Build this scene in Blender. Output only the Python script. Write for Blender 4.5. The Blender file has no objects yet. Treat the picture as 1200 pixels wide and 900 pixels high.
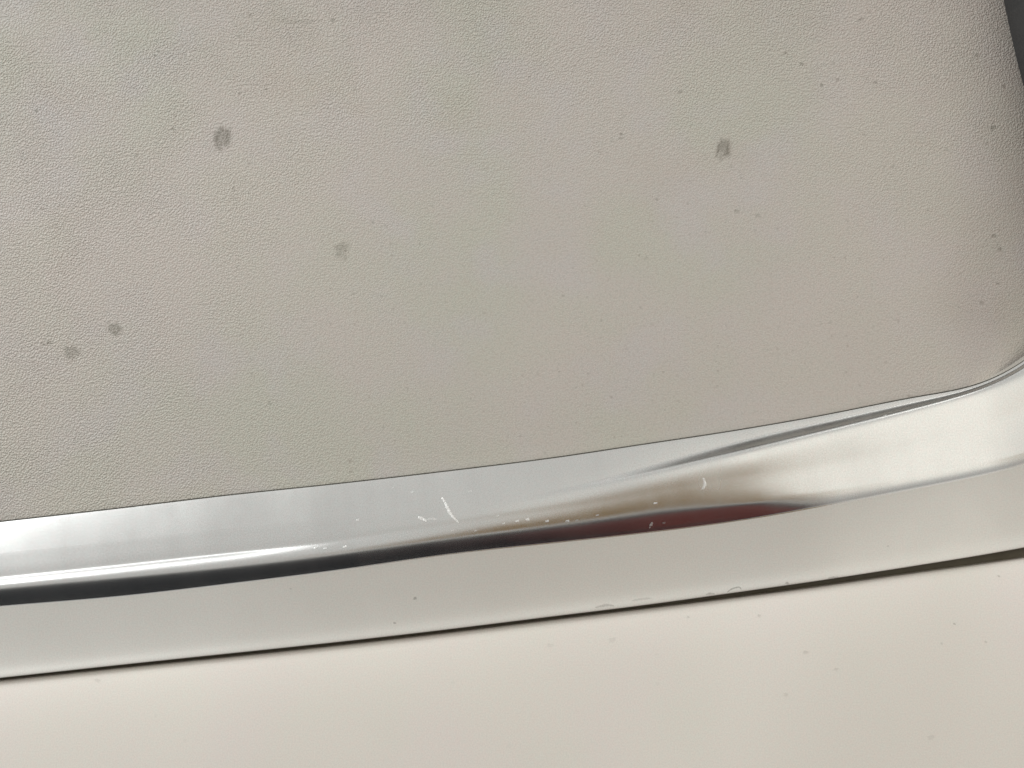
import bpy, math
import numpy as np
from mathutils import Vector

# ------------------------------------------------------------------ camera, world, lamps, exposure
S = 0.0002            # metres on the panel plane per photograph pixel (the picture is 240 mm wide)
CAMD = 0.36
scene = bpy.context.scene
COL = scene.collection
cam = bpy.data.cameras.new('camera'); camo = bpy.data.objects.new('camera', cam); COL.objects.link(camo)
camo.location = (0, -CAMD, 0); camo.rotation_euler = (math.radians(90), 0, 0)
cam.sensor_width = 36; cam.lens = 36 * CAMD / (1200 * S); cam.clip_start = 0.01; cam.clip_end = 50
cam.dof.use_dof = True; cam.dof.focus_distance = 0.352; cam.dof.aperture_fstop = 22
scene.camera = camo
world = bpy.data.worlds.new('World'); scene.world = world; world.use_nodes = True
bg = world.node_tree.nodes['Background']
bg.inputs[0].default_value = (1.0, 0.985, 0.955, 1); bg.inputs[1].default_value = 0.56

def area(name, loc, target, sx, sy, power, col):
    l = bpy.data.lights.new(name, 'AREA'); l.shape = 'RECTANGLE'; l.size = sx; l.size_y = sy
    l.energy = power; l.color = col
    o = bpy.data.objects.new(name, l); COL.objects.link(o); o.location = loc
    o.rotation_euler = (Vector(target) - Vector(loc)).to_track_quat('-Z', 'Y').to_euler()
    return o
area('ceiling_lamp', (-0.84, -0.44, 0.52), (-0.03, 0, 0), 0.72, 0.66, 5.6, (0.96, 0.98, 1.0))
area('cream_fill_lamp', (0.50, -0.85, 0.36), (0.03, 0, -0.02), 1.0, 0.8, 1.45, (1.0, 0.94, 0.83))  # added soft lamp, gives the moulding's right end its cream reflection
area('highlight_strip', (0.62, -0.42, 0.74), (0.62, 0, -0.02), 1.0, 0.12, .75, (1.0, 0.98, 0.95))  # added unseen strip for the ridge's bright line
area('highlight_strip', (-0.60, -0.42, 0.74), (-0.60, 0, -0.02), 0.8, 0.12, .80, (0.97, 0.98, 1.0))  # added unseen strip for the bead's highlight on the left
vs = scene.view_settings
vs.view_transform = 'Standard'; vs.look = 'None'; vs.exposure = 0.22; vs.gamma = 1.0; vs.use_curve_mapping = False
scene.render.resolution_x = 1024; scene.render.resolution_y = 768

# ------------------------------------------------------------------ helpers
def P(px, py, d=0.0):
    """point d metres in front of the panel plane, given by its place on the 1200x900 layout grid"""
    k = (CAMD - d) / CAMD
    return ((px - 600) * S * k, -d, (450 - py) * S * k)

def pchip(x, y):
    x = np.asarray(x, float); y = np.asarray(y, float)
    h = np.diff(x); dl = np.diff(y) / h
    m = np.zeros_like(y); m[0] = dl[0]; m[-1] = dl[-1]
    for i in range(1, len(x) - 1):
        if dl[i-1] * dl[i] > 0:
            w1 = 2*h[i] + h[i-1]; w2 = h[i] + 2*h[i-1]
            m[i] = (w1 + w2) / (w1 / dl[i-1] + w2 / dl[i])
    def f(q):
        q = np.asarray(q, float)
        i = np.clip(np.searchsorted(x, q) - 1, 0, len(x) - 2)
        t = (q - x[i]) / h[i]
        return ((2*t**3 - 3*t**2 + 1) * y[i] + (t**3 - 2*t**2 + t) * h[i] * m[i]
                + (-2*t**3 + 3*t**2) * y[i+1] + (t**3 - t**2) * h[i] * m[i+1])
    return f

def smooth(e0, e1, x):
    t = np.clip((np.asarray(x, float) - e0) / (e1 - e0), 0, 1)
    return t * t * (3 - 2 * t)

def link(name, me, mat, parent=None):
    o = bpy.data.objects.new(name, me); COL.objects.link(o)
    if mat: me.materials.append(mat)
    if parent: o.parent = parent
    return o

def grid_mesh(name, pts, normals=None, flip=False):
    """pts [rows, cols, 3] -> smooth grid; optional shared normals keep neighbours seamless"""
    r, c = pts.shape[:2]
    idx = np.arange(r * c).reshape(r, c)
    q = np.stack([idx[:-1, :-1], idx[1:, :-1], idx[1:, 1:], idx[:-1, 1:]], -1).reshape(-1, 4)
    if flip: q = q[:, ::-1]
    me = bpy.data.meshes.new(name)
    me.from_pydata(pts.reshape(-1, 3).tolist(), [], q.tolist())
    me.polygons.foreach_set('use_smooth', [True] * len(me.polygons))
    me.update()
    if normals is not None:
        me.normals_split_custom_set_from_vertices(normals.reshape(-1, 3).tolist())
    return me

def tag(o, label, cat=None, kind=None):
    if label: o['label'] = label
    if cat: o['category'] = cat
    if kind: o['kind'] = kind
    return o

# ------------------------------------------------------------------ material helpers
class NT:
    def __init__(s, name):
        s.m = bpy.data.materials.new(name); s.m.use_nodes = True
        s.t = s.m.node_tree; s.n = s.t.nodes; s.b = s.n['Principled BSDF']
        s.co = s.n.new('ShaderNodeTexCoord').outputs['Object']
        s.fl = s.flat()
    def put(s, sock, v):
        if isinstance(v, bpy.types.NodeSocket): s.t.links.new(v, sock)
        else: sock.default_value = v
    def set(s, k, v): s.put(s.b.inputs[k], v)
    def math(s, op, a, b=None, c=None, clamp=False):
        n = s.n.new('ShaderNodeMath'); n.operation = op; n.use_clamp = clamp
        for i, v in enumerate((a, b, c)):
            if v is not None: s.put(n.inputs[i], v)
        return n.outputs[0]
    def vmath(s, op, a, b=None, out=0):
        n = s.n.new('ShaderNodeVectorMath'); n.operation = op
        s.put(n.inputs[0], a)
        if b is not None: s.put(n.inputs[3 if op == 'SCALE' else 1], b)
        return n.outputs[out]
    def noise(s, scale, detail=2, rough=0.5, vec=None, out=0):
        n = s.n.new('ShaderNodeTexNoise'); n.noise_dimensions = '2D'; s.put(n.inputs['Vector'], vec or s.fl)
        n.inputs['Scale'].default_value = scale; n.inputs['Detail'].default_value = detail
        n.inputs['Roughness'].default_value = rough
        return n.outputs[out]
    def voro(s, scale, vec=None, feature='F1', out='Distance', rand=1.0, sm=None):
        n = s.n.new('ShaderNodeTexVoronoi'); n.feature = feature; n.voronoi_dimensions = '2D'; s.put(n.inputs['Vector'], vec or s.fl)
        n.inputs['Scale'].default_value = scale; n.inputs['Randomness'].default_value = rand
        if sm is not None: n.inputs['Smoothness'].default_value = sm
        return n.outputs[out]
    def mr(s, v, a, b, c=0.0, d=1.0, sm=True):
        n = s.n.new('ShaderNodeMapRange'); n.interpolation_type = 'SMOOTHSTEP' if sm else 'LINEAR'
        s.put(n.inputs[0], v)
        for i, x in enumerate((a, b, c, d)): s.put(n.inputs[i + 1], x)
        return n.outputs[0]
    def mix(s, f, a, b, mode='MIX'):
        n = s.n.new('ShaderNodeMix'); n.data_type = 'RGBA'; n.blend_type = mode
        s.put(n.inputs[0], f); s.put(n.inputs[6], a); s.put(n.inputs[7], b)
        return n.outputs[2]
    def sep(s, v):
        n = s.n.new('ShaderNodeSeparateXYZ'); s.put(n.inputs[0], v); return n.outputs
    def comb(s, x, y, z):
        n = s.n.new('ShaderNodeCombineXYZ')
        for i, v in enumerate((x, y, z)): s.put(n.inputs[i], v)
        return n.outputs[0]
    def flat(s):                      # plan coordinates (x, z)
        o = s.sep(s.co); return s.comb(o[0], o[2], 0.0)
    def bump(s, h, strength, dist, normal=None):
        n = s.n.new('ShaderNodeBump'); s.put(n.inputs['Strength'], strength); n.inputs['Distance'].default_value = dist
        s.put(n.inputs['Height'], h)
        if normal: s.put(n.inputs['Normal'], normal)
        return n.outputs[0]
    def grit(s, col, amt):            # imitates camera noise: small tonal differences, some a little warmer or cooler
        g = s.mr(s.noise(2900, 3, .75), .25, .75, 1 - amt, 1 + amt * .6, False)
        t = s.mix(s.mr(s.noise(700, 3, .7, s.vmath('ADD', s.fl, (2, 5, 0))), .3, .7, 0, 1), (1.0, .985, .975, 1), (.98, 1.0, .99, 1))
        m = s.mix(1.0, col, t, 'MULTIPLY')
        return s.vmath('SCALE', m, g)
    def attr(s, name):                # 0 on meshes that do not carry it
        n = s.n.new('ShaderNodeAttribute'); n.attribute_name = name; return n.outputs['Fac']

def rgb(r, g, b):
    f = lambda c: c / 12.92 if c <= 0.04045 else ((c + 0.055) / 1.055) ** 2.4
    return (f(r / 255), f(g / 255), f(b / 255), 1.0)

# ------------------------------------------------------------------ materials
def mat_grained():
    k = NT('grained_grey_plastic'); v = k.flat(); X, _, Z = k.sep(k.co)
    base = k.mix(k.mr(k.noise(26, 3, .6), .35, .65), rgb(199, 193, 185), rgb(196, 194, 182))
    base = k.mix(k.mr(k.noise(60, 2, .5, k.vmath('ADD', v, (3.1, 1.7, 0))), .45, .75, 0, .6), base, rgb(199, 194, 191))
    base = k.mix(k.mr(k.noise(9, 2, .5, k.vmath('ADD', v, (1.3, 7.7, 0))), .40, .66, 0, .5), base, rgb(206, 197, 189))
    # moulded leather grain, bump faded by position towards the bottom middle to imitate blur
    warp = k.vmath('ADD', v, k.vmath('SCALE', k.vmath('SUBTRACT', k.noise(1100, 2, .5, v, 1), (.5, .5, .5)), 0.0005))
    cell = k.voro(2000, warp, 'SMOOTH_F1', sm=.45)
    cell2 = k.voro(3300, k.vmath('ADD', warp, (.3, .4, 0)), 'SMOOTH_F1', sm=.4)
    fine = k.noise(2600, 2, .6, v)
    h = k.math('ADD', k.math('MULTIPLY', k.mr(cell, .08, .62, 1.0, 0.0), 1.0), k.math('ADD', k.math('MULTIPLY', cell2, -.5), k.math('MULTIPLY', fine, .35)))
    cx, cz = P(760, 430)[0], P(760, 430)[2]
    dist = k.vmath('LENGTH', k.vmath('MULTIPLY', k.vmath('SUBTRACT', v, (cx, cz, 0)), (0.72, 1.25, 0)), out=1)
    grain_fade = k.math('MULTIPLY', k.mr(dist, .02, .125, .15, 1.0), k.mr(k.noise(55, 3, .6), .3, .7, .82, 1.1))
    # dried drops and specks are thin pieces of their own that carry 'stain'
    stain = k.math('MULTIPLY', k.attr('stain'), k.mr(k.noise(1500, 2, .6, v), .3, .7, .6, 1.0))
    # scattered fine dust specks
    vc = k.n.new('ShaderNodeTexVoronoi'); vc.voronoi_dimensions = '2D'; k.put(vc.inputs['Vector'], v); vc.inputs['Scale'].default_value = 330
    keep = k.math('GREATER_THAN', k.sep(vc.outputs['Color'])[0], k.mr(k.noise(28, 3, .6, k.vmath('ADD', v, (4, 9, 0))), .35, .65, .95, .45))
    dust = k.math('MULTIPLY', k.mr(vc.outputs['Distance'], .03, k.mr(k.sep(vc.outputs['Color'])[2], 0, 1, .07, .19, False), 1.0, 0.0), k.math('MULTIPLY', keep, k.sep(vc.outputs['Color'])[1]))
    stain = k.math('MAXIMUM', stain, k.math('MULTIPLY', dust, .26))
    film = k.math('MULTIPLY', k.mr(k.noise(34, 4, .65, k.vmath('ADD', v, (8, 3, 0))), .52, .75, 0, .10), k.mr(k.sep(k.co)[2], -.01, .075, .15, 1.0))
    base = k.mix(film, base, rgb(176, 155, 132))      # brownish grime film, mostly on the upper half
    base = k.grit(base, .10)
    col = k.mix(k.math('MULTIPLY', stain, .88), base, rgb(98, 94, 80))
    # a greyer, darker tone in the lowest part of the valleys
    col = k.mix(k.mr(cell, .40, .75, .0, .10), col, rgb(120, 114, 104))
    k.set('Base Color', col)
    k.set('Roughness', k.math('ADD', k.mr(k.noise(40, 3), .3, .7, .46, .56), k.math('MULTIPLY', stain, .2)))
    k.set('Specular IOR Level', .5)
    k.set('Normal', k.bump(h, k.math('MULTIPLY', grain_fade, .66), .00020))
    return k.m

def mat_paint():
    k = NT('cream_painted_plastic'); v = k.flat()
    base = k.mix(k.mr(k.noise(18, 3, .5), .35, .65), rgb(221, 216, 207), rgb(221, 214, 207))
    base = k.mix(k.mr(k.noise(45, 2, .5, k.vmath('ADD', v, (5, 2, 0))), .5, .75, 0, .5), base, rgb(218, 215, 205))
    vc = k.n.new('ShaderNodeTexVoronoi'); vc.voronoi_dimensions = '2D'; k.put(vc.inputs['Vector'], v); vc.inputs['Scale'].default_value = 150
    keep = k.math('GREATER_THAN', k.sep(vc.outputs['Color'])[0], .90)
    dust = k.math('MULTIPLY', k.mr(vc.outputs['Distance'], .03, .10, 1.0, 0.0), k.math('MULTIPLY', keep, k.sep(vc.outputs['Color'])[1]))
    st = k.math('MULTIPLY', dust, .06)
    st = k.math('MAXIMUM', st, k.math('MULTIPLY', k.attr('stain'), .6))
    base = k.grit(base, .09)
    k.set('Base Color', k.mix(st, base, rgb(120, 112, 100)))
    k.set('Roughness', k.mr(k.noise(30, 3), .3, .7, .42, .50))
    h = k.math('ADD', k.noise(2300, 3, .6, v), k.math('MULTIPLY', k.noise(500, 2, .5, v), .6))
    k.set('Normal', k.bump(h, .10, .00010))
    return k.m

def mat_chrome(name, rough, base, metal=1.0, streak=.05):
    k = NT(name); v = k.flat(); X, _, Z = k.sep(k.co)
    # wiping haze: streaks running along the strip (it rises about 7 degrees to the right)
    ca, sa = math.cos(.12), math.sin(.12)
    u = k.math('ADD', k.math('MULTIPLY', X, ca), k.math('MULTIPLY', Z, sa))
    w = k.math('SUBTRACT', k.math('MULTIPLY', Z, ca), k.math('MULTIPLY', X, sa))
    sv = k.comb(k.math('MULTIPLY', u, .09), 0.0, w)
    haze = k.noise(900, 3, .6, sv)
    blot = k.noise(70, 3, .6)
    white = k.math('MULTIPLY', k.attr('scratch'), k.mr(k.noise(2600, 2, .6, v), .30, .62, .1, .85))
    dark = k.attr('stain')
    # tiny bright pits of worn plating
    vc = k.n.new('ShaderNodeTexVoronoi'); vc.voronoi_dimensions = '2D'; k.put(vc.inputs['Vector'], v); vc.inputs['Scale'].default_value = 420
    keep = k.math('GREATER_THAN', k.sep(vc.outputs['Color'])[0], .90)
    pit = k.math('MULTIPLY', k.mr(vc.outputs['Distance'], .05, .16, 1.0, 0.0), keep)
    white = k.math('MAXIMUM', white, k.math('MULTIPLY', pit, .0))
    col = k.mix(k.mr(blot, .3, .7, 0, .5), base, (base[0] * .96, base[1] * .965, base[2] * .96, 1))
    col = k.grit(col, .10)
    col = k.mix(white, col, (.86, .86, .83, 1)); col = k.mix(dark, col, rgb(96, 92, 82))
    k.set('Base Color', col)
    k.set('Metallic', k.math('MULTIPLY', k.math('SUBTRACT', 1.0, k.math('MAXIMUM', white, dark)), metal))
    r = k.math('ADD', rough, k.math('MULTIPLY', k.math('SUBTRACT', haze, .5), streak))
    r = k.math('ADD', r, k.math('MULTIPLY', k.math('SUBTRACT', blot, .5), streak))
    k.set('Roughness', k.math('ADD', r, k.math('MULTIPLY', white, .25)))
    hh = k.math('ADD', k.math('MULTIPLY', k.noise(1700, 3, .65, v), .4), k.math('MULTIPLY', haze, 1.2))
    nb = k.bump(hh, .022, .00008)
    k.set('Normal', k.bump(white, .5, .0001, nb))
    return k.m

def mat_plain(name, col, rough, var=.15, scale=200, bump=.1):
    k = NT(name)
    n = k.noise(scale, 4, .6)
    k.set('Base Color', k.mix(k.mr(n, .3, .7), col, (col[0] * (1 - var), col[1] * (1 - var), col[2] * (1 - var), 1)))
    k.set('Roughness', k.mr(n, .3, .7, rough, min(1, rough + .1)))
    k.set('Normal', k.bump(k.noise(scale * 8, 2), bump, .0002))
    return k.m

# ------------------------------------------------------------------ the moulding's lines (layout grid) and tilt of its profile
XS = [-220, 0, 133, 267, 400, 530, 650, 750, 850, 950, 1067, 1133, 1167, 1200, 1240, 1280, 1330]
yA = [638, 612, 597, 581, 567, 552, 537, 522, 507, 490, 467, 455, 443, 424, 392, 350, 280]
yB = [677, 651, 637, 622, 610, 598, 577, 556, 533, 509, 480, 462, 450, 433, 402, 360, 290]
yC = [700, 677, 663, 648, 634, 614, 598, 580, 562, 545, 522, 506, 496, 482, 458, 425, 370]
yD0 = [717, 694, 682, 669, 654, 636, 622, 607, 593, 579, 560, 547, 541, 534, 520, 500, 465]
yD1 = [731, 709, 699, 683, 667, 647, 635, 624, 612, 595, 572, 560, 553, 546, 534, 514, 480]
yE = [818, 794.5, 780, 766, 752, 737, 722, 710, 696, 682, 664, 653.5, 648, 642, 634, 626, 612]
yF = [821, 797.5, 783.5, 770, 756, 741, 726, 714, 702, 689, 672, 663.5, 659, 654, 648, 641, 628]
def fair(x, y, sig):
    """pchip through the points, then faired along the strip"""
    g = np.arange(-420, 1531, 4.); f = pchip(x, y)(np.clip(g, x[0], x[-1]))
    f = np.where(g < x[0], y[0] + (g - x[0]) * (y[1] - y[0]) / (x[1] - x[0]), f)
    f = np.where(g > x[-1], y[-1] + (g - x[-1]) * (y[-1] - y[-2]) / (x[-1] - x[-2]), f)
    n = int(3 * sig / 4); k_ = np.exp(-.5 * (np.arange(-n, n + 1) * 4 / sig) ** 2); k_ /= k_.sum()
    f = np.convolve(np.pad(f, n, mode='edge'), k_, 'valid')
    return pchip(g, f)
FA, FB = fair(XS, yA, 14), fair(XS, yB, 24)
FC, FD0, FD1 = [fair(XS, y, 55) for y in (yC, yD0, yD1)]
FE, FF = fair(XS, yE, 40), fair(XS, yF, 40)

def station(x):
    """rows (y on the grid, tilt in degrees: + faces up) of the moulding's section at x"""
    A, B, C, D0, D1, E = [float(f(x)) for f in (FA, FB, FC, FD0, FD1, FE)]
    r = float(smooth(480, 900, x))          # 0: rolled bead on the left, 1: ridge on the right
    f = float(smooth(760, 1000, x))         # bead opens out into the broad face
    m = lambda a, b, t=r: a + (b - a) * t
    g = min(3.0, (B - A) * .25)
    k = float(smooth(830, 985, x))
    L = float(1 - smooth(250, 560, x))      # strongly rolled only on the left
    v = float(smooth(600, 760, x))          # the ridge line
    w1 = (B - A) * (.04 + .56 * float(smooth(640, 960, x))) + 1
    rows = [(A, m(25, 24)), (A + g, m(24, 22)), (B - w1, m(21, 21)), (B - w1 * .70, m(20, m(23, 41, v))), (B - w1 * .2, m(20, m(23, 46, v))),
            (B + 2.0, m(19, 25)), (B + (C - B) * .45, m(18, 10)), (C - 3, m(m(13, 14, L), 7)), (C + 2, m(m(14, 36, L), m(7, 9, f))),
            (C + (D0 - C) * .42, m(m(11, 27, L), m(4, 13, f))), (D0 - 4.5, m(m(-5, -1, L), m(-5, 14, f))), (D0 + (D1 - D0) * .22, m(-16, 6, k)),
            (D0 + (D1 - D0) * .65, m(-24, 0, k)), (D1 - 1.0, m(-29, -3, k)), (D1 + 1.8, m(4, 2, k)),
            (D1 + (E - D1) * .4, 6), (E - (E - D1) * .22, 10), (E - 6, 17), (E - 2.4, 13), (E - .6, 0), (E, -35)]
    return rows

NX, SUB = 430, 9
xs = np.linspace(-215, 1328, NX)
NR = len(station(0)); ROWS = (NR - 1) * SUB + 1
q = np.linspace(0, NR - 1, ROWS)
G = np.zeros((ROWS, NX, 3)); DEP = np.zeros((ROWS, NX)); YY = np.zeros((ROWS, NX))
for j, x in enumerate(xs):
    st = station(x)
    ys = pchip(range(NR), [a for a, _ in st])(q); th = pchip(range(NR), [b for _, b in st])(q)
    t = np.tan(np.radians(th)); dy = np.diff(ys) * S
    d = np.concatenate([[0], np.cumsum(dy * (t[1:] + t[:-1]) / 2)]) + .0016
    DEP[:, j] = d; YY[:, j] = ys
# even out the depth along the strip a little
ker = np.exp(-np.linspace(-2, 2, 15) ** 2); ker /= ker.sum()
pad = np.pad(DEP, ((0, 0), (7, 7)), mode='edge')
DEP = np.stack([np.convolve(pad[i], ker, 'valid') for i in range(ROWS)])
for i in range(ROWS):
    for j in range(NX): G[i, j] = P(xs[j], YY[i, j], DEP[i, j])
du = np.gradient(G, axis=1); dv = np.gradient(G, axis=0)
NRM = np.cross(dv, du); NRM /= np.linalg.norm(NRM, axis=2, keepdims=True) + 1e-20
if NRM[ROWS // 2, NX // 2, 1] > 0: NRM = -NRM

def on_moulding(px, py):
    j = int(np.clip(np.searchsorted(xs, px) - 1, 0, NX - 2)); t = (px - xs[j]) / (xs[j+1] - xs[j])
    f = lambda a: np.interp(py, YY[:, j], a[:, j]) * (1 - t) + np.interp(py, YY[:, j+1], a[:, j+1]) * t
    return float(f(DEP)), Vector([f(NRM[:, :, c]) for c in range(3)]).normalized()

import random
RND = random.Random(7)
def blot(line, w, val, attr, depth, lift=.00002, ragged=.34, normal=None, n=18):
    """verts, faces, values, normals of a thin ragged mark about a line of layout points; value fades to 0 at its rim"""
    V, F, A, N = [], [], [], []
    L = len(line)
    ph = [RND.uniform(0, 6.28) for _ in range(4)]
    c = np.array(line, float); cen = c.mean(0)
    def hull(ang):                                   # support point of the line, widened by w
        dirv = np.array([math.cos(ang), math.sin(ang)])
        rg = 1 + ragged * (.5 * math.sin(2 * ang + ph[0]) + .35 * math.sin(3 * ang + ph[1]) + .4 * math.sin(5 * ang + ph[2]) + .3 * math.sin(8 * ang + ph[3]))
        return c[int(np.argmax(c @ dirv))] + dirv * w * rg
    rings = [(.0, 1), (.5, .8), (.80, 1), (1.0, .62), (1.36, 0)]
    def add(p, a):
        d = depth(p[0], p[1]); V.append(P(p[0], p[1], d + lift)); A.append(a * val)
        if normal: N.append(tuple(normal(p[0], p[1])))
    add(cen, .8)
    for k_, a in rings[1:]:
        for i in range(n):
            h = hull(2 * math.pi * i / n); add(cen + (h - cen) * k_, a * (1 if a == 0 else RND.uniform(.75, 1.1)))
    for i in range(n):
        j = (i + 1) % n
        F.append((0, 1 + j, 1 + i))
        for r in range(len(rings) - 2):
            a = 1 + r * n; b = a + n
            F.append((a + i, a + j, b + j, b + i))
    return V, F, A, N

def ribbon(line, w, val, depth, lift=.00002, normal=None):
    """a thin tapering scratch along a polyline"""
    c = np.array(line, float); t = np.linspace(0, len(c) - 1, 8 * (len(c) - 1) + 1)
    cx = pchip(range(len(c)), c[:, 0])(t); cy_ = pchip(range(len(c)), c[:, 1])(t)
    V, F, A, N = [], [], [], []
    m = len(t)
    for i in range(m):
        tx = cx[min(i + 1, m - 1)] - cx[max(i - 1, 0)]; ty = cy_[min(i + 1, m - 1)] - cy_[max(i - 1, 0)]
        ln = math.hypot(tx, ty); nx, ny = -ty / ln, tx / ln
        ww = w * (.45 + .75 * math.sin(math.pi * (i + .6) / (m + .2))) * RND.uniform(.7, 1.25)
        for o, a in ((-1.5, 0), (-.5, 1), (.5, 1), (1.5, 0)):
            p = (cx[i] + nx * o * ww, cy_[i] + ny * o * ww)
            V.append(P(p[0], p[1], depth(*p) + lift)); A.append(a * val * RND.uniform(.7, 1.0) * (0 if i in (0, m - 1) else 1))
            if normal: N.append(tuple(normal(*p)))
    for i in range(m - 1):
        for o in range(3):
            a = i * 4 + o; F.append((a, a + 1, a + 5, a + 4))
    return V, F, A, N

def mark(name, pieces, attr, mat, parent, stuff=False):
    V, F, A, N = [], [], [], []
    for v, f, a, n in pieces:
        b = len(V); V += v; F += [tuple(i + b for i in q_) for q_ in f]; A += a; N += n
    me = bpy.data.meshes.new(name); me.from_pydata(V, [], F)
    me.update()
    # face the viewer side
    flip = [p_.index for p_ in me.polygons if p_.normal.y > 0]
    if flip:
        fs = [tuple(reversed(f)) if i in set(flip) else f for i, f in enumerate(F)]
        me = bpy.data.meshes.new(name); me.from_pydata(V, [], fs); me.update()
    me.polygons.foreach_set('use_smooth', [True] * len(me.polygons))
    at = me.attributes.new(attr, 'FLOAT', 'POINT'); at.data.foreach_set('value', A)
    if N: me.normals_split_custom_set_from_vertices(N)
    o = link(name, me, mat, parent)
    if stuff: o['kind'] = 'stuff'
    return o

# ------------------------------------------------------------------ grained panel (gently crowned, bending back along its right side)
def panel_depth(px, py):
    line = pchip([-150, 0, 150, 280, 370, 430, 470, 900], [1150, 1140, 1124, 1098, 1090, 1112, 1140, 1180])(py)
    d = -((px - 640) / 1000.) ** 2 * .006 - ((py - 300) / 800.) ** 2 * .004
    over = np.clip(px - line + 26, 0, None)
    wdt = 64 + 50 * (1 - smooth(150, 430, py))
    bend = np.where(over < wdt, over ** 2 / (2 * wdt), over - wdt / 2)
    return d - bend * S * (.15 + .48 * smooth(320, 620, py))
uu = np.linspace(-200, 1300, 240); vv = np.linspace(-290, 670, 150)
pts = np.array([[P(u, v_, float(panel_depth(u, v_))) for u in uu] for v_ in vv])
panel = link('grained_panel', grid_mesh('grained_panel', pts), mat_grained())
tag(panel, 'large grey grained plastic panel with five dried drop stains, above the chrome moulding', 'panel')

pd = lambda x, y: float(panel_depth(x, y))
gm = panel.data.materials[0]
for pieces in ((((261, 157), (260, 165)), 7.5, .85, ((259, 166), (257.5, 175)), 1.6, .8),
               (((848, 170), (847, 179)), 6.2, .85, ((845, 181), (844, 184)), 2.2, .5),
               (((400, 291), (400, 294)), 6.6, .50, ((403, 297), (404, 302)), 1.4, .4),
               (((133, 384), (135, 386)), 5.6, .68, ((135, 390), (136, 391)), 2.0, .9),
               (((83, 412), (84, 414)), 6.6, .60, ((85, 420), (86, 421)), 1.0, .2)):
    l1, w1, v1, l2, w2, v2 = pieces
    mark('dried_drop', [blot(l1, w1, v1, 'stain', pd, n=26), blot(l2, w2, v2, 'stain', pd, .00004)], 'stain', gm, panel)
SPECKS = ((43, 130, 1.5, .8), (203, 151, 1.6, .7), (57, 402, 2.3, .6), (50, 402, 1.4, .5), (390, 24, 1.5, .8), (293, 18, 1.7, .7),
  (181, 64, 1.5, .5), (185, 60, 1.4, .5), (280, 109, 1.5, .6), (292, 191, 1.4, .5), (274, 221, 1.6, .5), (274, 232, 1.4, .4),
  (160, 181, 2.2, .4), (49, 245, 1.3, .5), (316, 472, 1.8, .5), (312, 104, 1.4, .5), (280, 42, 2, .35), (30, 212, 1.4, .5),
  (728, 157, 1.8, .7), (727, 162, 1.4, .5), (797, 107, 1.9, .6), (921, 62, 1.6, .6), (939, 75, 1.8, .7), (963, 100, 1.9, .7),
  (982, 93, 2.0, .5), (1026, 96, 1.7, .6), (863, 247, 2.2, .5), (888, 252, 2.4, .4), (770, 233, 1.4, .5), (757, 302, 1.6, .3),
  (1012, 157, 1.5, .5), (1145, 64, 1.6, .8), (1163, 150, 2.2, .9), (1176, 101, 1.8, .7), (1156, 168, 1.4, .5),
  (1165, 276, 2.4, .7), (1171, 292, 2.1, .7), (1150, 354, 1.9, .6), (1169, 332, 1.6, .5), (1010, 22, 2.0, .5), (1006, 24, 1.5, .5),
  (410, 540, 1.5, .5), (411, 552, 1.6, .5), (437, 260, 1.6, .5), (452, 264, 1.4, .4), (567, 366, 1.5, .3), (702, 178, 1.3, .4),
  (1066, 464, 2.2, .4), (1046, 195, 1.4, .4), (1088, 246, 1.4, .4), (1110, 175, 1.3, .4), (340, 43, 1.3, .5), (620, 90, 1.3, .5))
mark('dust_specks', [blot([(x - r * .3, y), (x + r * RND.uniform(0, .8), y + r * RND.uniform(-.5, .5))], r * .8, s_, 'stain', pd, n=9) for x, y, r, s_ in SPECKS], 'stain', gm, panel, True)
mark('scuff', [ribbon([(322, 23), (350, 25), (376, 23)], 1.2, .28, pd)], 'stain', gm, panel)

# ------------------------------------------------------------------ chrome moulding
mould = bpy.data.objects.new('chrome_moulding', None); COL.objects.link(mould)
tag(mould, 'scratched satin chrome moulding strip running along the bottom edge of the grey grained panel', 'moulding')
iC = 7 * SUB; iD = 14 * SUB
chrome = mat_chrome('satin_chrome', .25, (.67, .67, .66, 1), 1.0, .10)
satin = mat_chrome('satin_silver', .42, (.68, .662, .622, 1), .5)
def strip(name, a, b, mat, label=None):
    o = link(name, grid_mesh(name, G[a:b + 1], NRM[a:b + 1]), mat, mould)
    if label: o['label'] = label
    return o
strip('upper_band', 0, iC, chrome, 'bright flat band under the panel edge with a white scratch')
strip('bead', iC, iD, chrome, 'rolled bead reflecting black and dark red underneath')
strip('flange', iD, ROWS - 1, satin, 'matt silver flange above the dark gap')
# returns of the strip's two long edges, going back behind panel and gap
def ret(name, row, back, lift):
    e = G[row]; b = e.copy(); b[:, 1] += back; b[:, 2] += lift
    mid = (e + b) / 2
    return link(name, grid_mesh(name, np.stack([e, mid, b]), flip=(back > 0 and lift >= 0)), satin, mould)
ret('inner_return', 0, .006, .0)
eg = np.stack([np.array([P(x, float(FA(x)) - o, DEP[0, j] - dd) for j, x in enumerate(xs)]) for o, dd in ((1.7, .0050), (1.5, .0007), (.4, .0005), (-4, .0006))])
link('edge_shadow_strip', grid_mesh('edge_shadow_strip', eg), mat_plain('edge_shadow_dark', rgb(74, 72, 66), .8, .2), mould)  # dark strip standing in for the contact shadow along the top edge
ret('outer_return', ROWS - 1, .010, .0009)

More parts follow.
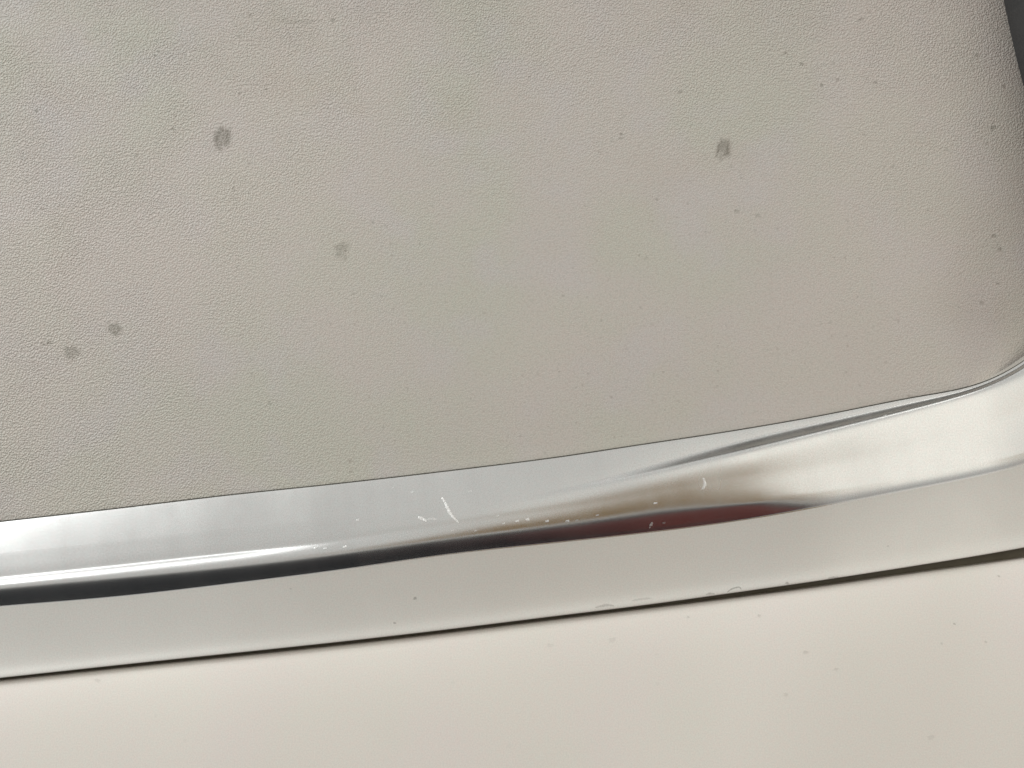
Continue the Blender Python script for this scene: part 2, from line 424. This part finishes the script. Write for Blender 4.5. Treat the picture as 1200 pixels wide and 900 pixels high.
md = lambda x, y: on_moulding(x, y)[0]
mn = lambda x, y: on_moulding(x, y)[1]
def scratch(line, w, val): mark('scratch', [ribbon(line, w, val, md, .000015, mn)], 'scratch', chrome, mould)
scratch([(518, 583), (522, 590), (526, 599), (531, 606), (537.5, 613)], 1.15, .9)
scratch([(490, 606), (495, 608), (500, 611)], 1.3, .75); scratch([(500, 609), (506, 608), (512, 609)], 1.0, .4)
scratch([(824, 560), (826, 567), (823, 574)], 1.2, .8)
scratch([(761, 619), (763, 615), (765, 612)], 1.1, .7)
CHIPS = ((606, 611, 2.0, 1), (618, 609, 2.4, 1), (641, 611, 2.0, .9), (665, 611, 2.2, .9), (583, 605, 1.4, .6), (370, 642, 2.0, .9),
  (381, 643, 1.6, .7), (404, 641, 2.2, 1), (419, 609.5, 1.3, .9), (483, 577, 1.6, .5), (551, 576, 1.5, .45), (768, 590, 1.8, .7),
  (676, 610, 1.2, .5), (530, 622, 1.4, .5), (558, 622, 1.6, .4), (590, 614, 1.3, .5), (460, 572, 1.0, .4), (1037, 487, 1.6, .4), (700, 604, 1.3, .4), (778, 613, 1.3, .6))
mark('plating_chips', [blot([(x - 1, y), (x + 1, y - .5)], r * .45, s_ * .75, 'scratch', md, .000015, .4, mn, 10) for x, y, r, s_ in CHIPS], 'scratch', chrome, mould, True)
def scuff(line, w, val): mark('scuff', [ribbon(line, w, val, md, .000015, mn)], 'stain', satin, mould)
scuff([(852, 694), (858, 690), (866, 688), (869, 691)], .7, .6); scuff([(827, 697), (832, 695.5), (838, 696)], .9, .45)
scuff([(697, 712), (706, 710), (712, 709), (720, 710)], 1.1, .4); scuff([(740, 704), (752, 702), (764, 701)], 1.0, .25)
scuff([(970, 678), (976, 676.5), (983, 676)], .8, .4)
mark('dust_specks', [blot([(x, y), (x + 1, y)], r * .8, s_, 'stain', md, .000015, .4, mn, 9) for x, y, r, s_ in ((922, 683.5, 1.7, .5), (486, 701, 1.7, .6), (462, 730, 1.3, .5), (340, 690, 1.0, .3), (1040, 640, 1.0, .3))], 'stain', satin, mould, True)

# ------------------------------------------------------------------ lower cream panel, rounded over at its top edge
base_d = pchip(xs, DEP[-1] - .0006)
sect = [(0, 78), (.6, 62), (2, 44), (5, 34), (14, 26), (34, 20), (80, 14), (180, 10), (420, 8)]
Q = np.linspace(0, len(sect) - 1, 80)
so = pchip(range(len(sect)), [a for a, _ in sect])(Q); sth = pchip(range(len(sect)), [b for _, b in sect])(Q)
tt = np.tan(np.radians(np.minimum(sth, 78)))
sd = np.concatenate([[0], np.cumsum(np.diff(so) * S * (tt[1:] + tt[:-1]) / 2)])
ridge = float(np.interp(14, so, sd))
LP = np.zeros((len(Q) + 1, NX, 3))
for j, x in enumerate(xs):
    for i in range(len(Q)):
        fade = smooth(60, 420, so[i])
        y = FF(x) + so[i]
        LP[i + 1, j] = P(x, y, float(base_d(x)) * (1 - fade) + fade * .009 + sd[i] - ridge * .75)
    LP[0, j] = LP[1, j]; LP[0, j, 1] += .009; LP[0, j, 2] -= .0004
lower = link('lower_panel', grid_mesh('lower_panel', LP), mat_paint())
tag(lower, 'smooth cream painted panel along the bottom, below the dark gap', 'panel')

LY = np.array([[float(FF(x)) + o for x in xs] for o in so])
LD = -LP[1:, :, 1]
def ld(px, py):
    j = int(np.clip(np.searchsorted(xs, px), 0, NX - 1)); return float(np.interp(py, LY[:, j], LD[:, j]))
mark('dust_specks', [blot([(x, y), (x + r * .6, y + .3)], r * .8, s_, 'stain', ld, .00002, .4, None, 9) for x, y, r, s_ in (
  (113, 797, 2.5, .35), (1118, 731, 1.3, .8), (1170, 675, 1.2, .8), (943, 764, 2.2, .4), (889, 721, 1.5, .4), (1103, 754, 1.2, .5),
  (1155, 752, 1.4, .5), (644, 756, 3, .2), (716, 750, 3.2, .25), (1090, 864, 3.4, .25), (979, 784, 2, .3), (920, 813, 2, .25), (806, 723, 1.4, .4))],
  'stain', lower.data.materials[0], lower, True)

# backing seen through the gap
bk = np.array([[P(x, float(FE(x)) - 10 + o * 26, float(base_d(x)) - .0040) for x in xs] for o in (0, .5, 1)])
back = link('backing', grid_mesh('backing', bk), mat_plain('gap_rubber', rgb(118, 113, 98), .8, .1))
tag(back, None, None, 'structure')

# ------------------------------------------------------------------ dark seal beyond the panel's upper right edge
sl = pchip([-300, 0, 60, 110, 160, 300, 440], [1110, 1174, 1187, 1200, 1216, 1258, 1290])
cy = np.linspace(-290, 430, 80); prof = [(0, -.012), (1, -.001), (4, .0015), (12, .006), (30, .013), (60, .019), (110, .021), (180, .021)]  # outer part raised out of view to shade the panel's right side
sp = np.array([[P(float(sl(y)) + o, y, float(panel_depth(float(sl(y)), y)) + dd) for o, dd in prof] for y in cy])
seal = link('rubber_seal', grid_mesh('rubber_seal', sp), mat_plain('dark_rubber', rgb(62, 62, 62), .7, .15))
tag(seal, 'dark grey rubber seal at the upper right corner of the grained panel', 'seal')

ty = [(-276, -.012), (-280, .002), (-283, .012), (-286, .022), (-294, .024), (-330, .024)]
tp = np.array([[P(x, y + (x - 600) * -.01, dd) for x in np.linspace(-260, 1300, 40)] for y, dd in ty[::-1]])
link('added_dark_lip', grid_mesh('added_dark_lip', tp), seal.data.materials[0], seal)  # added above the view so the chrome ridge mirrors something dark

# ------------------------------------------------------------------ unseen, put in for the chrome to mirror: dark floor, red cloth, brown stand-in
def sheet(name, x0, x1, y0, y1, z, amp, mat, n=40, folds=18.):
    px = np.linspace(x0, x1, n); py = np.linspace(y0, y1, n)
    pt = np.array([[(a, b, z + amp * math.sin(a * folds + 2 * math.sin(b * 9)) * math.cos(b * folds * .6 + a * 4)) for a in px] for b in py])
    return link(name, grid_mesh(name, pt, flip=True), mat)
floor = sheet('floor', -1.5, 1.5, -1.6, .3, -.42, .0, mat_plain('dark_floor', (.010, .012, .016, 1), .8, .3, 20), 4)
tag(floor, None, None, 'structure')
red = sheet('red_cloth', .085, .42, -.62, -.16, -.30, .012, mat_plain('red_cloth', (.21, .032, .024, 1), .8, .5, 60), 60, 40)
tag(red, 'dark red cloth out of view, added for the red reflection under the chrome bead', 'stand-in')

def hang(name, x0, x1, z0, z1, y, amp, mat):
    a = np.linspace(x0, x1, 50); c = np.linspace(z1, z0, 20)
    w = lambda x, z: amp * (math.sin(x * 90 + 6 * z) + .5 * math.sin(x * 210 - 9 * z))
    front = np.array([[(x, y + w(x, z), z + .012 * math.sin(x * 37 + 1)) for x in a] for z in c])
    rear = front[::-1].copy(); rear[:, :, 1] -= .012
    return link(name, grid_mesh(name, np.concatenate([front, rear, front[:1]]), flip=True), mat)
brown = hang('brown_standin', -.045, .14, -.10, .125, -.50, .004, mat_plain('brown_standin', (.44, .235, .018, 1), .85, .4, 60))  # draped sheet for the viewer's hand, added for its brown reflection
tag(brown, 'brown stand-in behind the viewer, added for the brown reflection in the chrome bead', 'stand-in')
